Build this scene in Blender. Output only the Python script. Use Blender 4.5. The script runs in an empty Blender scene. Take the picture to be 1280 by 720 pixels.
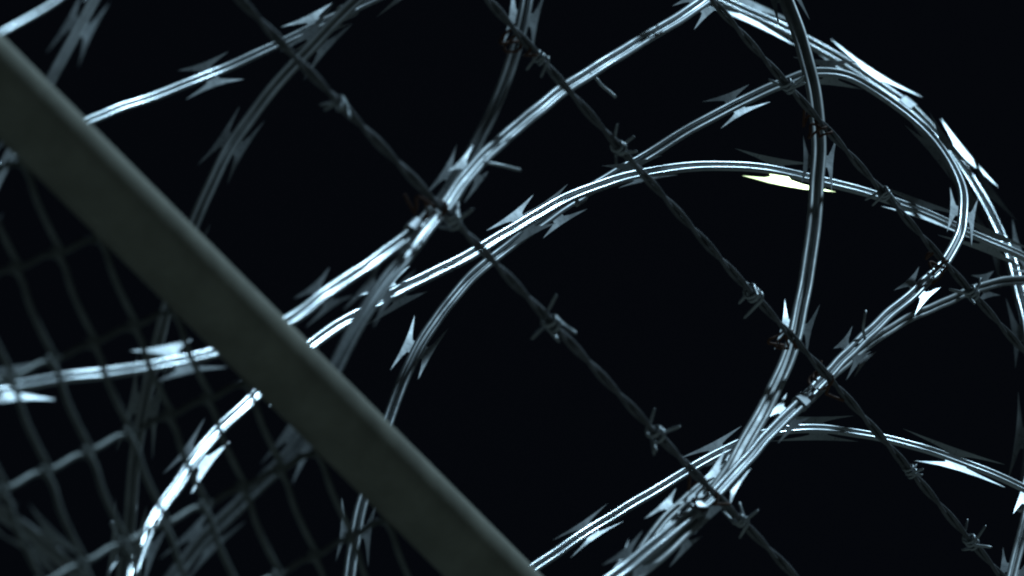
import bpy, math, random
import numpy as np
from mathutils import Vector, Matrix, noise

scn = bpy.context.scene
col = scn.collection

# ------------------------------------------------------------------ camera
cam_d = bpy.data.cameras.new('camera')
cam = bpy.data.objects.new('camera', cam_d)
col.objects.link(cam)
cam_d.sensor_width = 36.0
cam_d.lens = 232.9
cam_d.clip_start = 0.05
cam_d.clip_end = 3000.0
R_ = Vector((0.52398591, -0.85172693, 0.0))
U_ = Vector((-0.52437546, -0.32259794, 0.78801075))
F_ = Vector((0.67116998, 0.41290653, 0.61566148))
cam.matrix_world = Matrix(((R_.x, U_.x, -F_.x, -2.35926847),
                           (R_.y, U_.y, -F_.y, -1.61376169),
                           (R_.z, U_.z, -F_.z, 1.5569164),
                           (0, 0, 0, 1)))
cam_d.dof.use_dof = True
cam_d.dof.focus_distance = 4.48
cam_d.dof.aperture_fstop = 12.5
cam_d.dof.aperture_blades = 0
scn.camera = cam

# ------------------------------------------------------------------ light
SUN = Vector(((0.22547, -0.38309, 0.89577))).normalized()   # towards the light
world = bpy.data.worlds.new('World')
scn.world = world
world.use_nodes = True
wn = world.node_tree
bg = wn.nodes['Background']
sky = wn.nodes.new('ShaderNodeTexSky')
sky.sky_type = 'NISHITA'
sky.sun_disc = False
sky.sun_elevation = math.asin(SUN.z)
sky.sun_rotation = math.atan2(SUN.x, SUN.y)
sky.air_density = 1.0
sky.dust_density = 2.0
wn.links.new(sky.outputs['Color'], bg.inputs['Color'])
bg.inputs['Strength'].default_value = 0.0009
sun_d = bpy.data.lights.new('sun', 'SUN')
sun_d.energy = 1.5
sun_d.angle = math.radians(4.0)
sun_d.color = (0.52, 0.80, 1.0)
sun = bpy.data.objects.new('sun', sun_d)
col.objects.link(sun)
sun.rotation_euler = SUN.to_track_quat('Z', 'Y').to_euler()
sun.location = (2, -2, 12)
scn.view_settings.view_transform = 'Standard'
scn.view_settings.look = 'None'
scn.view_settings.exposure = 0.0
scn.view_settings.gamma = 1.0
scn.cycles.sample_clamp_indirect = 0.6
scn.cycles.filter_width = 2.1        # soft video lens

random.seed(7)


# ------------------------------------------------------------------ materials
def material(name, c1, c2, metallic, r1, r2, scale=60.0, bump=0.0, bump_scale=300.0, c3=None, spec=0.5, coat_rough=None, coat_mix=0.5, coat_metal=0.35):
    m = bpy.data.materials.new(name)
    m.use_nodes = True
    nt = m.node_tree
    b = nt.nodes['Principled BSDF']
    tc = nt.nodes.new('ShaderNodeTexCoord')
    n1 = nt.nodes.new('ShaderNodeTexNoise')
    n1.inputs['Scale'].default_value = scale
    n1.inputs['Detail'].default_value = 6.0
    n1.inputs['Roughness'].default_value = 0.65
    nt.links.new(tc.outputs['Object'], n1.inputs['Vector'])
    cr = nt.nodes.new('ShaderNodeValToRGB')
    cr.color_ramp.elements[0].position = 0.36
    cr.color_ramp.elements[1].position = 0.66
    cr.color_ramp.elements[0].color = (*c1, 1)
    cr.color_ramp.elements[1].color = (*c2, 1)
    if c3:
        e = cr.color_ramp.elements.new(0.78)
        e.color = (*c3, 1)
    nt.links.new(n1.outputs['Fac'], cr.inputs['Fac'])
    nt.links.new(cr.outputs['Color'], b.inputs['Base Color'])
    n2 = nt.nodes.new('ShaderNodeTexNoise')
    n2.inputs['Scale'].default_value = scale * 2.3
    n2.inputs['Detail'].default_value = 4.0
    nt.links.new(tc.outputs['Object'], n2.inputs['Vector'])
    mr = nt.nodes.new('ShaderNodeMapRange')
    mr.inputs['From Min'].default_value = 0.3
    mr.inputs['From Max'].default_value = 0.7
    mr.inputs['To Min'].default_value = r1
    mr.inputs['To Max'].default_value = r2
    nt.links.new(n2.outputs['Fac'], mr.inputs['Value'])
    nt.links.new(mr.outputs['Result'], b.inputs['Roughness'])
    b.inputs['Metallic'].default_value = metallic
    b.inputs['Specular IOR Level'].default_value = spec
    if coat_rough is not None:
        # dull zinc bloom over the bright steel
        b2 = nt.nodes.new('ShaderNodeBsdfPrincipled')
        b2.inputs['Metallic'].default_value = coat_metal
        b2.inputs['Roughness'].default_value = coat_rough
        nt.links.new(cr.outputs['Color'], b2.inputs['Base Color'])
        mx = nt.nodes.new('ShaderNodeMixShader')
        mf = nt.nodes.new('ShaderNodeMapRange')
        mf.inputs['From Min'].default_value = 0.35
        mf.inputs['From Max'].default_value = 0.65
        mf.inputs['To Min'].default_value = max(0.0, coat_mix - 0.28)
        mf.inputs['To Max'].default_value = coat_mix + 0.36
        n4 = nt.nodes.new('ShaderNodeTexNoise')
        n4.inputs['Scale'].default_value = 16.0
        n4.inputs['Detail'].default_value = 5.0
        nt.links.new(tc.outputs['Object'], n4.inputs['Vector'])
        nt.links.new(n4.outputs['Fac'], mf.inputs['Value'])
        nt.links.new(mf.outputs['Result'], mx.inputs['Fac'])
        nt.links.new(b.outputs['BSDF'], mx.inputs[1])
        nt.links.new(b2.outputs['BSDF'], mx.inputs[2])
        nt.links.new(mx.outputs['Shader'], nt.nodes['Material Output'].inputs['Surface'])
    if bump:
        n3 = nt.nodes.new('ShaderNodeTexNoise')
        n3.inputs['Scale'].default_value = bump_scale
        n3.inputs['Detail'].default_value = 5.0
        nt.links.new(tc.outputs['Object'], n3.inputs['Vector'])
        bp = nt.nodes.new('ShaderNodeBump')
        bp.inputs['Strength'].default_value = bump
        bp.inputs['Distance'].default_value = 0.002
        nt.links.new(n3.outputs['Fac'], bp.inputs['Height'])
        nt.links.new(bp.outputs['Normal'], b.inputs['Normal'])
    return m


M_razor = material('razor_steel', (0.42, 0.44, 0.45), (0.60, 0.62, 0.63), 1.0, 0.22, 0.34, 30, 0.0, 90, coat_rough=0.5, coat_mix=0.66)
M_lit = material('lit_razor_steel', (0.50, 0.52, 0.53), (0.66, 0.68, 0.69), 1.0, 0.18, 0.28, 30, 0.0, 90, coat_rough=0.5, coat_mix=0.34)  # lit copy of the razor steel, loop highlights put into a brighter colour
M_shaded = material('shaded_razor_steel', (0.36, 0.37, 0.37), (0.54, 0.55, 0.55), 1.0, 0.42, 0.55, 40, coat_rough=0.6, coat_mix=0.7, coat_metal=0.15)  # darker copy for loops that catch no highlight, shade put into the colour
M_blade = material('blade_steel', (0.45, 0.47, 0.48), (0.62, 0.64, 0.65), 1.0, 0.24, 0.36, 70, 0.04, 300, coat_rough=0.6, coat_mix=0.6)
M_yellow = material('lamp_yellow_blade', (0.90, 0.80, 0.30), (0.95, 0.87, 0.42), 1.0, 0.34, 0.42, 70)  # yellow of a lamp's glint put into this blade's base colour
M_clip = material('clip_steel', (0.34, 0.35, 0.36), (0.48, 0.49, 0.50), 1.0, 0.38, 0.5, 90)
M_strand = material('weathered_wire', (0.14, 0.14, 0.145), (0.26, 0.26, 0.27), 0.75, 0.45, 0.62, 70, 0.15, 400, (0.13, 0.09, 0.07))
M_barb = material('barb_wire', (0.46, 0.48, 0.49), (0.62, 0.64, 0.65), 0.7, 0.34, 0.48, 90)
M_pipe = material('galvanised_pipe', (0.26, 0.242, 0.19), (0.39, 0.365, 0.29), 0.25, 0.5, 0.68, 22, 0.12, 140)
M_mesh = material('galvanised_mesh', (0.20, 0.21, 0.20), (0.31, 0.32, 0.31), 0.6, 0.5, 0.62, 60, 0.1, 300)
M_rust = material('rusty_wire', (0.12, 0.045, 0.028), (0.19, 0.095, 0.06), 0.15, 0.7, 0.85, 160, 0.3, 500)
M_ground = material('gravel_ground', (0.10, 0.096, 0.08), (0.195, 0.185, 0.155), 0.0, 0.85, 0.95, 3.0, 0.6, 40)


# ------------------------------------------------------------------ helpers
def tag(o, label=None, cat=None, group=None, kind=None):
    if label: o['label'] = label
    if cat: o['category'] = cat
    if group: o['group'] = group
    if kind: o['kind'] = kind
    return o


def make_mesh(name, verts, faces, mat, smooth=True):
    me = bpy.data.meshes.new(name)
    me.from_pydata([tuple(v) for v in verts], [], faces)
    me.materials.append(mat)
    if smooth:
        me.polygons.foreach_set('use_smooth', [True] * len(me.polygons))
    me.update()
    return me


def link(name, me, parent=None, matrix=None):
    o = bpy.data.objects.new(name, me)
    col.objects.link(o)
    if parent: o.parent = parent
    if matrix is not None: o.matrix_local = matrix
    return o


def empty(name, loc):
    o = bpy.data.objects.new(name, None)
    o.empty_display_size = 0.05
    col.objects.link(o)
    o.location = loc
    return o


def sweep(frames, profile, cap=True):
    """frames: (point, side, normal) per station; profile: closed list of (u, w)"""
    V, Fc = [], []
    n = len(profile)
    for p, u, w in frames:
        for a, b in profile:
            V.append(p + u * a + w * b)
    for i in range(len(frames) - 1):
        for k in range(n):
            k2 = (k + 1) % n
            Fc.append((i * n + k, i * n + k2, (i + 1) * n + k2, (i + 1) * n + k))
    if cap:
        Fc.append(tuple(range(n - 1, -1, -1)))
        Fc.append(tuple((len(frames) - 1) * n + k for k in range(n)))
    return V, Fc


def tube(pts, r, sides=8, taper=None):
    pts = [Vector(p) for p in pts]
    V, Fc = [], []
    t0 = (pts[1] - pts[0]).normalized()
    ref = Vector((0, 0, 1)) if abs(t0.z) < 0.9 else Vector((1, 0, 0))
    u = t0.cross(ref).normalized()
    n = len(pts)
    for i, p in enumerate(pts):
        t = (pts[min(i + 1, n - 1)] - pts[max(i - 1, 0)]).normalized()
        u = (u - t * u.dot(t)).normalized()
        w = t.cross(u)
        rr = r if taper is None else r * taper[i]
        for k in range(sides):
            a = 2 * math.pi * k / sides
            V.append(p + (u * math.cos(a) + w * math.sin(a)) * rr)
    for i in range(n - 1):
        for k in range(sides):
            k2 = (k + 1) % sides
            Fc.append((i * sides + k, i * sides + k2, (i + 1) * sides + k2, (i + 1) * sides + k))
    Fc.append(tuple(range(sides - 1, -1, -1)))
    Fc.append(tuple((n - 1) * sides + k for k in range(sides)))
    return V, Fc


def joined(parts):
    V, Fc = [], []
    for v, f in parts:
        o = len(V)
        V += v
        Fc += [tuple(i + o for i in q) for q in f]
    return V, Fc


def spline(ctrl, per=0.004):
    """centripetal-like Catmull-Rom through world points; returns points and control-parameter of each"""
    P = [Vector(c) for c in ctrl]
    P = [P[0] * 2 - P[1]] + P + [P[-1] * 2 - P[-2]]
    pts, par = [], []
    for i in range(1, len(P) - 2):
        p0, p1, p2, p3 = P[i - 1], P[i], P[i + 1], P[i + 2]
        d1 = max((p1 - p0).length, 1e-6); d2 = (p2 - p1).length; d3 = max((p3 - p2).length, 1e-6)
        m1 = ((p1 - p0) / d1 * d2 + (p2 - p1) / d2 * d1) / (d1 + d2) * d2
        m2 = ((p2 - p1) / d2 * d3 + (p3 - p2) / d3 * d2) / (d2 + d3) * d2
        k = max(3, int(d2 / per))
        for j in range(k):
            t = j / k
            h = (2 * t**3 - 3 * t**2 + 1, t**3 - 2 * t**2 + t, -2 * t**3 + 3 * t**2, t**3 - t**2)
            pts.append(p1 * h[0] + m1 * h[1] + p2 * h[2] + m2 * h[3])
            par.append(i - 1 + t)
    pts.append(P[-2]); par.append(len(P) - 3)
    return pts, par


# ------------------------------------------------------------------ ground
S = 600.0
g = link('ground', make_mesh('ground', [(-S, -S, 0), (S, -S, 0), (S, S, 0), (-S, S, 0)], [(0, 1, 2, 3)], M_ground, False))
tag(g, kind='structure')

# ------------------------------------------------------------------ chain-link fence with its top rail
RAIL_Z = 3.75
X0, X1 = -1.45, 1.70
fence = empty('chain_link_fence', (0, 0, 0))
tag(fence, 'chain-link fence of grey woven wire hanging below a thick dull steel top rail', 'fence')
SLOPE = -0.032
rail_pts = [(x, 0, RAIL_Z + SLOPE * x) for x in (X0 - 0.15 + i * (X1 - X0 + 0.3) / 60 for i in range(61))]
V, Fc = tube(rail_pts, 0.0198, 40)
link('top_rail', make_mesh('top_rail', V, Fc, M_pipe), fence)['label'] = 'thick dull grey-green round rail crossing the picture'
for px in (X0, X1):
    V, Fc = tube([(px, 0.0, z) for z in np.linspace(-0.3, RAIL_Z + SLOPE * px - 0.02, 20)], 0.03, 24)
    link('post', make_mesh('post', V, Fc, M_pipe), fence)
    V, Fc = tube([(px, 0.012, RAIL_Z + SLOPE * px + 0.015), (px, 0.012, RAIL_Z + 0.4), (px, 0.012, RAIL_Z + 0.72)], 0.010, 12)
    link('post_extension', make_mesh('post_extension', V, Fc, M_pipe), fence)
PITCH = 0.0713
KX, KZ, KY = -0.1543, 3.7179, 0.0235
RW = 0.00175


def zigzag():
    pts = []
    h = PITCH / 2
    levels = int(3.66 / h)
    seg = 16
    for i in range(levels):
        right = (i % 2 == 0)                 # going down to the right, then down to the left
        for j in range(seg):
            t = j / seg
            s = t + 0.018 * math.sin(2 * math.pi * t)        # wire flattens out at each bend
            x = s * h if right else (1 - s) * h
            z = -(i + t) * h
            if right: x -= 0.0062 * math.sin(math.pi * t) ** 2
            # bends hook round the neighbour
            edge = math.exp(-(min(t, 1 - t) / 0.11) ** 2)
            x += (0.0042 * edge) * (1 if (right and t > .5) or (not right and t < .5) else -1)
            y = -math.sin(math.pi * t) ** 0.5 * 0.0019 if right else math.sin(math.pi * t) ** 0.5 * 0.0019
            pts.append((x, y, z))
    return tube(pts, RW, 7)


zv, zf = zigzag()
mesh_wire = make_mesh('wire', zv, zf, M_mesh)
h = PITCH / 2
w0 = int((X0 - KX) / h) + 1
w1 = int((X1 - KX) / h) - 1
ztop = KZ + 2 * h
for w in range(w0, w1):
    m = Matrix.Translation((KX + w * h, KY, ztop - (h if w % 2 else 0) + SLOPE * (w * h) + random.uniform(-.0006, .0006)))
    m = m @ Matrix.Rotation(random.uniform(-.0012, .0012), 4, 'Y')
    link('wire', mesh_wire, fence, m)

# ------------------------------------------------------------------ barbed strands
def barb_mesh(seed):
    rnd = random.Random(seed)
    parts = []
    for s in (-1, 1):
        pts = []
        ph = rnd.uniform(0, 6.28)
        turns = 1.35 + rnd.uniform(-.1, .15)
        R = 0.0036
        a0, a1 = ph, ph + s * turns * 2 * math.pi
        n = 22
        x0 = s * 0.0022
        for i in range(n + 1):
            t = i / n
            a = a0 + (a1 - a0) * t
            pts.append(Vector((x0 + (t - .5) * 0.0052, math.cos(a) * R, math.sin(a) * R)))
        d0 = (pts[0] - pts[1]).normalized() + Vector((rnd.uniform(-.5, .2), 0, 0)) + Vector((0, pts[0].y, pts[0].z)) * 90
        d1 = (pts[-1] - pts[-2]).normalized() + Vector((rnd.uniform(-.2, .5), 0, 0)) + Vector((0, pts[-1].y, pts[-1].z)) * 90
        l0, l1 = rnd.uniform(.009, .0125), rnd.uniform(.009, .0125)
        pre = [pts[0] + d0.normalized() * l0 * k for k in (1.0, .92, .6, .3)]
        post = [pts[-1] + d1.normalized() * l1 * k for k in (.3, .6, .92, 1.0)]
        allp = pre + pts + post
        tp = [.25, .8, 1, 1] + [1] * len(pts) + [1, 1, .8, .25]
        parts.append(tube(allp, 0.00098, 6, tp))
    V, Fc = joined(parts)
    return make_mesh('barb', V, Fc, M_barb)


barb_meshes = [barb_mesh(s) for s in range(6)]


def barbed_wire(label, kz, z0, barbs):
    root = empty('barbed_wire', (0, 0, z0))
    tag(root, label, 'barbed wire', 'barbed wires strung above the rail')
    n = int((X1 - X0 + 0.1) / 0.004)
    ph = random.uniform(0, 6)
    for s in (0, math.pi):
        pts = []
        for i in range(n + 1):
            x = X0 - 0.05 + i * 0.004
            a = 2 * math.pi * x / 0.072 + s + ph + 0.5 * noise.noise((x * 7, z0, 0))
            r = 0.00145
            yy = 0.0025 * noise.noise((x * 3.1, z0 * 3, 1.0))
            zz = 0.0025 * noise.noise((x * 3.1, z0 * 3, 9.0))
            pts.append((x, r * math.cos(a) + yy, kz * x + r * math.sin(a) + zz))
        V, Fc = tube(pts, 0.00145, 7)
        link('wire', make_mesh('wire', V, Fc, M_strand), root)
    for i, (x, rot) in enumerate(barbs):
        yy = 0.0025 * noise.noise((x * 3.1, z0 * 3, 1.0))
        zz = 0.0025 * noise.noise((x * 3.1, z0 * 3, 9.0))
        m = Matrix.Translation((x, yy, kz * x + zz)) @ Matrix.Rotation(rot, 4, 'X') @ Matrix.Rotation(random.uniform(-.3, .3), 4, 'Z') @ Matrix.Scale(random.uniform(.85, 1.2), 4)
        link('barb', barb_meshes[i % 6], root, m)
    return root


def spaced(known, step):
    xs = list(known)
    x = known[0] - step
    while x > X0: xs.append(x); x -= step
    x = known[-1] + step
    while x < X1: xs.append(x); x += step
    return [(x, random.uniform(0, 6.28)) for x in sorted(xs)]


barbed_wire('barbed wire strand nearest the thick rail, passing through the middle of the picture', -0.023, 3.9734,
            spaced([-0.042, 0.076, 0.196, 0.309, 0.433, 0.535], 0.117))
barbed_wire('middle barbed wire strand of the three, between the other two', -0.0437, 4.1764,
            spaced([0.297, 0.392, 0.556, 0.763, 0.848], 0.13))
barbed_wire('barbed wire strand farthest from the rail, crossing the upper right', -0.0213, 4.3789,
            spaced([0.613, 0.744, 0.868], 0.127))

# ------------------------------------------------------------------ razor wire loops
def tape_profile(wide):
    c, r = 0.0028 * wide, 0.0018 * wide ** 0.5
    out = []
    for k in range(23):
        a = math.radians(-90 + 280 * k / 22)
        out.append((c + r * math.cos(a), r * math.sin(a)))
    out += [(c - r, -r + 0.0004), (-c + r, -r + 0.0004)]
    for k in range(23):
        a = math.radians(-10 + 280 * k / 22)
        out.append((-c + r * math.cos(a), r * math.sin(a)))
    return out




def blade_mesh(seed, mat, bend=None):
    rnd = random.Random(seed)
    L1 = 0.029 * rnd.uniform(.93, 1.06); L2 = 0.029 * rnd.uniform(.93, 1.06)
    b1 = rnd.uniform(-.0016, .0016); b2 = rnd.uniform(-.0016, .0016)
    if bend: b1, b2 = bend
    out = [(-.0060, -.0012, 0), (.0060, -.0012, 0), (.0064, .0018, 0), (.012, .0031, b1 * .3), (L1, .0060, b1 * 1.8),
           (.012, .0053, b1 * .25), (0, .0051, 0), (-.012, .0053, b2 * .25), (-L2, .0060, b2 * 1.8), (-.012, .0031, b2 * .3), (-.0064, .0018, 0)]
    th = 0.00028
    n = len(out)
    V = [Vector((x, y, z + th)) for x, y, z in out] + [Vector((x, y, z - th)) for x, y, z in out]
    top = [(0, 1, 2, 10), (10, 2, 5, 6), (10, 6, 7), (2, 3, 5), (3, 4, 5), (10, 7, 9), (7, 8, 9)]
    Fc = list(top) + [tuple(i + n for i in reversed(f)) for f in top]
    for i in range(n):
        j = (i + 1) % n
        Fc.append((i, i + n, j + n, j))
    me = make_mesh('barb', V, Fc, mat)
    me.set_sharp_from_angle(angle=math.radians(40))
    return me


blades = [blade_mesh(s, M_blade) for s in range(8)]
blade_yellow = blade_mesh(40, M_yellow, (.0024, .0020))
VIEW = Vector((-0.67, -0.41, -0.62)).normalized()
HALF = Vector(((-0.46704, -0.83410, 0.29352))).normalized()

LOOPS = {
    'R1': ([[-0.0387,0.1861,3.9115],[0.0026,0.1788,3.9539],[0.061,0.1665,4.0198],[0.1153,0.1545,4.0737],[0.1687,0.1402,4.1278],[0.2103,0.1251,4.1737],[0.245,0.1092,4.2124],[0.279,0.0913,4.25],[0.316,0.0676,4.3042]],
        [1.498, 3.686, 5.457, 7.0]),
    'R2': ([[0.2381,0.0535,4.2304],[0.2053,0.0829,4.1719],[0.1881,0.0982,4.1358],[0.1681,0.1156,4.0897],[0.154,0.128,4.0512],[0.1448,0.1367,4.0149],[0.1397,0.1431,3.9868],[0.1341,0.1568,3.9261],[0.1371,0.1684,3.8829],[0.1458,0.1815,3.8414],[0.1629,0.1987,3.7901],[0.1754,0.2102,3.7568]],
        [3.975, 1.768, 6.437, 8.446, 10.127]),
    'R3': ([[0.3027,0.0076,4.2638],[0.2945,0.0084,4.2124],[0.2877,0.0101,4.1773],[0.279,0.0196,4.1262],[0.2613,0.0323,4.0693],[0.2448,0.0399,4.0298],[0.2257,0.046,3.9986],[0.1933,0.0529,3.9568],[0.163,0.0577,3.9208],[0.1237,0.064,3.8722],[0.0701,0.076,3.8197],[0.0127,0.0922,3.7765],[-0.0311,0.1061,3.7475],[-0.0704,0.1197,3.7221],[-0.1096,0.1327,3.6998]],
        [1.452, 4.301, 8.282, 10.494, 12.897]),
    'R4': ([[0.6186,0.0148,4.5007],[0.5327,0.0202,4.3874],[0.46,0.024,4.3045],[0.3678,0.0288,4.1987],[0.3076,0.0269,4.1248],[0.2532,0.0215,4.0548],[0.2118,0.015,3.9955],[0.178,0.0153,3.9417],[0.1512,0.0223,3.8926],[0.1345,0.0314,3.8483],[0.123,0.0404,3.8058],[0.111,0.052,3.7651],[0.0895,0.0698,3.7237],[0.0687,0.0865,3.6844],[0.0521,0.1001,3.6419]],
        [1.041, 5.041, 7.968, 10.791, 12.75]),
    'R5': ([[1.0221,-0.0144,4.4473],[0.9704,0.0056,4.4615],[0.9186,0.032,4.4649],[0.8683,0.0557,4.4643],[0.8055,0.0848,4.4543],[0.7662,0.1011,4.4427],[0.7254,0.1162,4.4238],[0.6678,0.1337,4.3872],[0.5913,0.1514,4.3221],[0.527,0.1619,4.2522],[0.4627,0.1705,4.1828],[0.4032,0.1804,4.1207],[0.3384,0.1908,4.0469],[0.2868,0.1962,3.9769],[0.2461,0.1992,3.9195],[0.2189,0.1994,3.8759],[0.1908,0.1985,3.8272],[0.1703,0.1957,3.785],[0.1492,0.1855,3.7264]],
        [1.538, 2.631, 4.801, 7.234, 8.809, 10.836, 12.625, 14.575, 16.789]),
    'R6': ([[0.3999,0.2064,3.8666],[0.4167,0.2114,3.9295],[0.434,0.2148,3.9933],[0.46,0.2129,4.0746],[0.4768,0.2103,4.1228],[0.4951,0.2059,4.1652],[0.5233,0.1976,4.2179],[0.5639,0.1846,4.2752],[0.618,0.1674,4.3444],[0.6706,0.151,4.4042],[0.729,0.1301,4.4721],[0.7902,0.1026,4.5366],[0.8159,0.0873,4.5592],[0.839,0.0741,4.5669],[0.8627,0.0616,4.5613],[0.8844,0.042,4.5401],[0.8933,0.0258,4.5086],[0.89,0.0142,4.4711],[0.8763,0.0093,4.431],[0.8483,0.0084,4.3799],[0.813,0.0117,4.3347],[0.7575,0.0145,4.2683],[0.6671,0.01,4.1609],[0.5884,0.0095,4.0641],[0.5199,0.0095,3.9774],[0.4721,0.0139,3.9209],[0.4215,0.0211,3.8612],[0.3662,0.0299,3.7991]],
        [1.587, 4.559, 7.629, 10.424, 12.493, 15.623, 17.7, 20.095, 21.536, 22.648, 24.292, 25.771]),
    'R7': ([[0.8955,0.2966,4.8337],[0.9632,0.2528,4.8128],[1.0233,0.2111,4.7956],[1.0572,0.1889,4.7824],[1.0914,0.1604,4.7564],[1.1108,0.1381,4.7212],[1.1196,0.1165,4.6716],[1.1195,0.097,4.6137],[1.1103,0.0824,4.5564],[1.1,0.0712,4.4895],[1.0992,0.0727,4.4313],[1.1014,0.0847,4.3515]],
        [1.414, 3.35, 5.174, 5.978, 7.111, 8.735]),
    'R8': ([[0.7154,0.0707,4.6052],[0.7124,0.0536,4.5364],[0.7099,0.0398,4.4852],[0.7054,0.03,4.435],[0.6998,0.025,4.3952],[0.6892,0.0219,4.3435],[0.6718,0.0191,4.276],[0.6556,0.0171,4.2241],[0.6364,0.0149,4.1724],[0.6117,0.0153,4.1227],[0.5839,0.0153,4.073],[0.5345,0.0148,3.9929],[0.4858,0.0162,3.9266],[0.4347,0.0206,3.8649],[0.3839,0.0296,3.7981]],
        [0.917, 4.517, 7.656, 10.895]),
    'R9': ([[0.4623,0.1682,3.8898],[0.5435,0.1573,3.9883],[0.5963,0.1474,4.0469],[0.6452,0.1369,4.0987],[0.6967,0.1239,4.1526],[0.7283,0.114,4.1852],[0.7626,0.1022,4.2137],[0.7995,0.0886,4.2352],[0.8312,0.075,4.2466],[0.8726,0.0541,4.2539],[0.9124,0.0323,4.2549],[0.9522,0.0074,4.2485],[0.9972,-0.0207,4.233]],
        [2.0, 4.679, 7.002, 9.738, 0.285]),
    'R11': ([[1.1798,0.0459,4.5974],[1.0681,0.0444,4.5246],[0.9874,0.0434,4.466],[0.9085,0.0424,4.3967],[0.8304,0.0404,4.324],[0.7502,0.036,4.2392],[0.6705,0.0303,4.1471],[0.6022,0.0289,4.0709],[0.5409,0.0298,4.0039],[0.4969,0.0308,3.953],[0.4617,0.0306,3.9041],[0.4368,0.0303,3.8651],[0.4024,0.0297,3.8034]],
        [2.127, 7.609, 4.744]),
    'R12': ([[-0.1308,0.1206,3.9114],[-0.0916,0.1157,3.956],[-0.0703,0.1128,3.982],[-0.0454,0.1097,4.0135],[-0.0011,0.104,4.0767]],
        [3.562]),
    'R13': ([[-0.0959,0.0352,3.9815],[-0.1101,0.0405,3.9325],[-0.1214,0.045,3.8987],[-0.1332,0.0494,3.8643],[-0.1486,0.0547,3.8203],[-0.1669,0.0597,3.7657],[-0.1826,0.0604,3.7067]],
        [1.689]),
    'R14': ([[-0.2105,0.0403,3.5408],[-0.1701,0.0394,3.5455],[-0.1389,0.039,3.5485],[-0.1031,0.0413,3.5495],[-0.0473,0.0493,3.5479]],
        [2.227, 0.677]),
    'R15': ([[1.0666,0.052,4.3738],[1.039,0.0471,4.3124],[1.0089,0.0438,4.251],[0.9835,0.041,4.2005],[0.946,0.0381,4.1302]],
        [2.7]),
}

INFO = {  # label, facing mix, twist, seed
    'R1': ('slim bright razor wire running straight from the rail up past the upper left strand', (0.8, 0.8), 0.0, 0.62),
    'R2': ('dim razor wire bending down behind the rail, left of the strand nearest the rail', (0.1, 0.1), 0.3, 0.8),
    'R3': ('razor wire with rusty ties, curving from the top down to the left edge', (0.1, 0.9), -0.05, 0.85),
    'R4': ('razor wire climbing brightly to the top edge from the rusty tie on the first strand', (0.85, 0.1), 0.0, 0.95),
    'R5': ('long razor wire arch carrying the yellow glinting blade, ending bright below the rail', (0.85, 0.85), 0.0, 0.92),
    'R6': ('razor wire hairpin loop turning at the right and tied to all three strands', (0.1, 0.8), 0.1, 0.85),
    'R7': ('brightest razor wire arc sweeping across the upper right corner to the right edge', (0.85, 0.85), 0.0, 1.25),
    'R8': ('grey upright razor wire in front, bowing from the top edge across the bright arch', (0.1, 0.1), -0.15, 1.15),
    'R9': ('low razor wire arch at lower right rising from the rail to the right edge', (0.85, 0.85), 0.0, 0.75),
    'R11': ('dull thick razor wire from the right edge merging into the hairpin loop', (0.2, 0.2), 0.5, 0.7),
    'R12': ('blurred pale razor wire in the upper left corner above the rail end', (0.5, 0.5), 0.2, 0.5),
    'R13': ('blurred dim razor wire dropping to the rail in the upper left corner', (0.1, 0.1), 0.2, 0.55),
    'R14': ('blurred razor wire slanting through the mesh in the lower left corner', (0.2, 0.2), 0.2, 0.8),
    'R15': ('faint razor wire tip at the lower right corner of the picture', (0.1, 0.1), 0.3, 0.9),
}
# extra tilt for single blades: (loop, barb index, side) -> (roll about the tape, yellow)
SPECIAL = {('R3', 3, 1): (0.15, False, 1.7, 1.0), ('R3', 3, -1): (0.2, False, 1.6, 1.1), ('R3', 4, 1): (0.45, False, 1.7, 1.1), ('R3', 4, -1): (0.05, False, 1.7, 1.0), ('R9', 0, 1): (0.15, False, 0.8), ('R9', 0, -1): (0.3, False, 0.8), ('R5', 2, -1): (0.0, True, 2.5, 1.45), ('R5', 7, 1): (0.35, False, 1.0), ('R7', 0, 1): (0.05, False, 2.0), ('R7', 0, -1): (0.2, False, 2.0), ('R7', 1, 1): (0.1, False, 2.1),
           ('R7', 1, -1): (0.0, False, 2.2), ('R7', 2, -1): (0.1, False, 2.2), ('R9', 3, 1): (0.12, False, 2.2), ('R5', 1, -1): (0.1, False, 1.4),
           ('R5', 3, -1): (0.5, False, 1.4)}
STRETCH = {'R5': 1.35, 'R7': 1.4, 'R9': 1.35, 'R1': 1.0, 'R4': 1.0, 'R6': 1.05}
CLIPS = {'R7': [4.0], 'R6': [8.0, 24.45, 22.4], 'R3': [5.85], 'R1': [6.0]}

WIRE_ENDS = {'R4': [[[0.4052, 0.0294, 4.2411], [0.408, 0.027, 4.2388], [0.4118, 0.0246, 4.2339], [0.4176, 0.0222, 4.2317], [0.4214, 0.0198, 4.2287]], [[0.2638, 0.0191, 4.0666], [0.2719, 0.0151, 4.0687], [0.2912, 0.0111, 4.076]]], 'R6': [[[0.7305, 0.0123, 4.2356], [0.7213, 0.0083, 4.2373], [0.7181, 0.0043, 4.2483]]], 'R2': [[[0.1625, 0.1987, 3.783], [0.1492, 0.1947, 3.7836], [0.1359, 0.1907, 3.7857]]]}


# how many 5 cm steps each loose end is carried on
EXT = {'R1': (10, 10), 'R2': (10, 10), 'R3': (10, 10), 'R4': (10, 10), 'R5': (10, 10), 'R6': (10, 10), 'R7': (10, 0), 'R8': (10, 10), 'R9': (10, 10), 'R11': (10, 10), 'R12': (10, 10), 'R13': (10, 4), 'R14': (10, 10), 'R15': (0, 10)}


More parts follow.
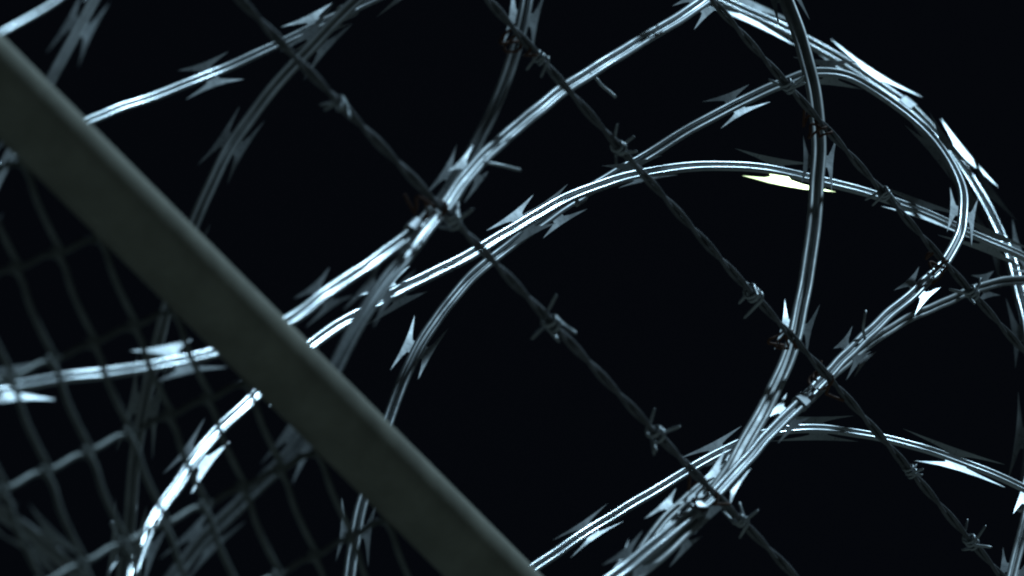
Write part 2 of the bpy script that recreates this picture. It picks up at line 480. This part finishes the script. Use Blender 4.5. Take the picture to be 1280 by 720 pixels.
def extend(ctrl, steps):
    """carry both loose ends on along the curve they already have, as the rest of the loop"""
    P = [Vector(c) for c in ctrl]

    def ext(a, b, c, count):
        t1 = (b - a).normalized(); t2 = (c - b).normalized()
        ds = ((b - a).length + (c - b).length) / 2
        ax = t1.cross(t2)
        ang = math.asin(min(1, ax.length))
        k = min(ang / max(ds, 1e-4), 2.6)
        axis = ax.normalized() if ax.length > 1e-5 else Vector((1, 0, 0))
        out = []; p = c.copy(); t = t2.copy(); st = 0.05
        for i in range(count):
            t = Matrix.Rotation(k * st, 3, axis) @ t
            p = p + t * st
            out.append(p.copy())
        return out
    head = ext(P[2], P[1], P[0], steps[0])
    tail = ext(P[-3], P[-2], P[-1], steps[1])
    return list(reversed(head)) + P + tail, len(head)


rnd = random.Random(11)
for key, (ctrl, bs) in LOOPS.items():
    label, mixes, twist, wide = INFO[key]
    C, off = extend(ctrl, EXT[key])
    pts, par = spline(C, 0.0035)
    sd = int(key[1:]) * 3.7
    arc = 0.0
    frames = []
    base = min(pts, key=lambda p: p.z).copy()
    for i, p in enumerate(pts):
        if i: arc += (pts[i] - pts[i - 1]).length
        t = (pts[min(i + 1, len(pts) - 1)] - pts[max(i - 1, 0)]).normalized()
        mix = mixes[0] + (mixes[1] - mixes[0]) * min(1, max(0, ((par[i] - off) / (len(ctrl) - 1) - 0.15) / 0.45))
        ref = (VIEW * (1 - mix) + HALF * mix).normalized()
        u = t.cross(ref).normalized()
        w = u.cross(t)
        a = twist + 0.16 * noise.noise((arc * 5.0, sd, 0.3)) + 0.12 * noise.noise((arc * 19.0, sd, 4.3))
        u, w = u * math.cos(a) + w * math.sin(a), w * math.cos(a) - u * math.sin(a)
        jit = u * 0.0009 * noise.noise((arc * 24, sd, 7)) + w * 0.0009 * noise.noise((arc * 24, sd, 17))
        frames.append((p - base + jit, u, w, t))
    root = empty('razor_wire_loop', base)
    tag(root, label, 'razor wire', 'razor wire loops on the fence')
    V, Fc = sweep([f[:3] for f in frames], tape_profile(wide))
    me_t = make_mesh('tape', V, Fc, M_lit if key in ('R1', 'R5', 'R7', 'R9', 'R3') else M_shaded if key in ('R2', 'R8', 'R11', 'R13', 'R14', 'R15') else M_razor)
    me_t.set_sharp_from_angle(angle=math.radians(48))
    link('tape', me_t, root)

    def station(b):
        b += off
        return min(range(len(par)), key=lambda i: abs(par[i] - b))
    stations = [station(b) for b in bs]
    # clusters carried on along the part outside the picture
    step = int(0.095 / 0.0035)
    lo, hi = min(stations), max(stations)
    ex = list(range(lo - step, 6, -step)) + list(range(hi + step, len(frames) - 6, step))
    if key == 'R12': ex = []
    for bi, i in enumerate(stations + ex):
        p, u, w, t = frames[i]
        for side in (1, -1):
            roll = rnd.gauss(0, 0.24)
            me = blades[rnd.randrange(8)]
            sp = SPECIAL.get((key, bi, side))
            ux = t.cross((VIEW * .9 + HALF * .1).normalized()).normalized(); wx = ux.cross(t)
            if sp:
                roll = sp[0]
                if sp[1]: me = blade_yellow
                ux = t.cross(HALF).normalized() ; wx = ux.cross(t)
            X = t * side; Y = ux * side; Z = wx
            q = p + u * side * (0.0031 * wide + 0.0008)
            m = Matrix(((X.x, Y.x, Z.x, q.x), (X.y, Y.y, Z.y, q.y), (X.z, Y.z, Z.z, q.z), (0, 0, 0, 1)))
            m = m @ Matrix.Rotation(roll, 4, 'X') @ Matrix.Rotation(rnd.gauss(0, .03), 4, 'Z')
            m = m @ Matrix.Diagonal((sp[3] if sp and len(sp) > 3 else STRETCH.get(key, 1.0), sp[2] if sp else {'R7': 1.5, 'R5': 1.25, 'R6': 1.2}.get(key, 1.1), 1.0, 1.0))
            ob = link('barb', me, root, m)
            if sp and sp[1]: ob['label'] = 'blade with yellow lamp glint in its colour'
    for c in WIRE_ENDS.get(key, []):
        V, Fc = tube([v - base for v in spline(c, 0.003)[0]], 0.00105, 7)
        link('wire_end', make_mesh('wire_end', V, Fc, M_barb), root)
    for c in CLIPS.get(key, []):
        i = station(c)
        fr = [f[:3] for f in frames[i - 1:i + 3]]
        prof = [(a * (.0031 * wide + .0031) / .0056, b * 1.4) for a, b in ((.0050, -.0016), (.0056, 0), (.0050, .0016), (.0036, .0021), (0, .0021), (-.0036, .0021), (-.0050, .0016), (-.0056, 0), (-.0050, -.0016), (-.0036, -.0021), (0, -.0021), (.0036, -.0021))]
        V, Fc = sweep(fr, prof)
        link('clip', make_mesh('clip', V, Fc, M_clip, False), root)

# ------------------------------------------------------------------ rusty tie wires at the crossings
TIES = [
    ('rusty tie wire on the middle strand at the top edge', 0.277, 4.1764, -0.0437),
    ('rusty tie wire on the strand nearest the rail where two razor wires meet', 0.181, 3.9734, -0.023),
    ('rusty tie wire on the strand farthest from the rail, at the upright razor wire', 0.661, 4.3789, -0.0213),
    ('rusty tie wire on the farthest strand at the right, inside the hairpin turn', 0.829, 4.3789, -0.0213),
    ('rusty tie wire on the middle strand at the upright grey razor wire', 0.607, 4.1764, -0.0437),
    ('rusty tie wire on the middle strand below the upright one, at the hairpin loop', 0.655, 4.1764, -0.0437),
    ('rusty tie wire on the strand nearest the rail, at the lower razor wire bundle', 0.497, 3.9734, -0.023),
]
for j, (label, x, z0, kz) in enumerate(TIES):
    r2 = random.Random(j + 3)
    pts = []
    n = 64
    turns = 1.7
    tilt = Matrix.Rotation(r2.uniform(-.7, .7), 3, 'Y') @ Matrix.Rotation(r2.uniform(-.5, .5), 3, 'Z')
    for i in range(n + 1):
        t = i / n
        a = turns * 2 * math.pi * t + r2.uniform(-.05, .05)
        rr = 1 + .3 * math.sin(1.3 * a + j) + .12 * math.sin(3.1 * a + 2 * j)
        v = Vector(((t - .5) * .012 + .003 * math.sin(2.1 * a + j), math.cos(a) * 0.0066 * rr, math.sin(a) * 0.0060 * rr))
        pts.append(tilt @ v)
    d0 = Vector((r2.uniform(-1, 1), r2.uniform(-.8, .2), r2.uniform(-1, 1))).normalized()
    d1 = Vector((r2.uniform(-1, 1), r2.uniform(-.8, .2), r2.uniform(-1, 1))).normalized()
    pts = [pts[0] + d0 * l for l in (.014, .008, .003)] + pts + [pts[-1] + d1 * l for l in (.003, .008, .013)]
    V, Fc = tube(pts, 0.00095, 6)
    o = link('tie_wire', make_mesh('tie_wire', V, Fc, M_rust))
    o.location = (x, 0.006, z0 + kz * x)
    tag(o, label, 'tie wire', 'rusty tie wires at the crossings')
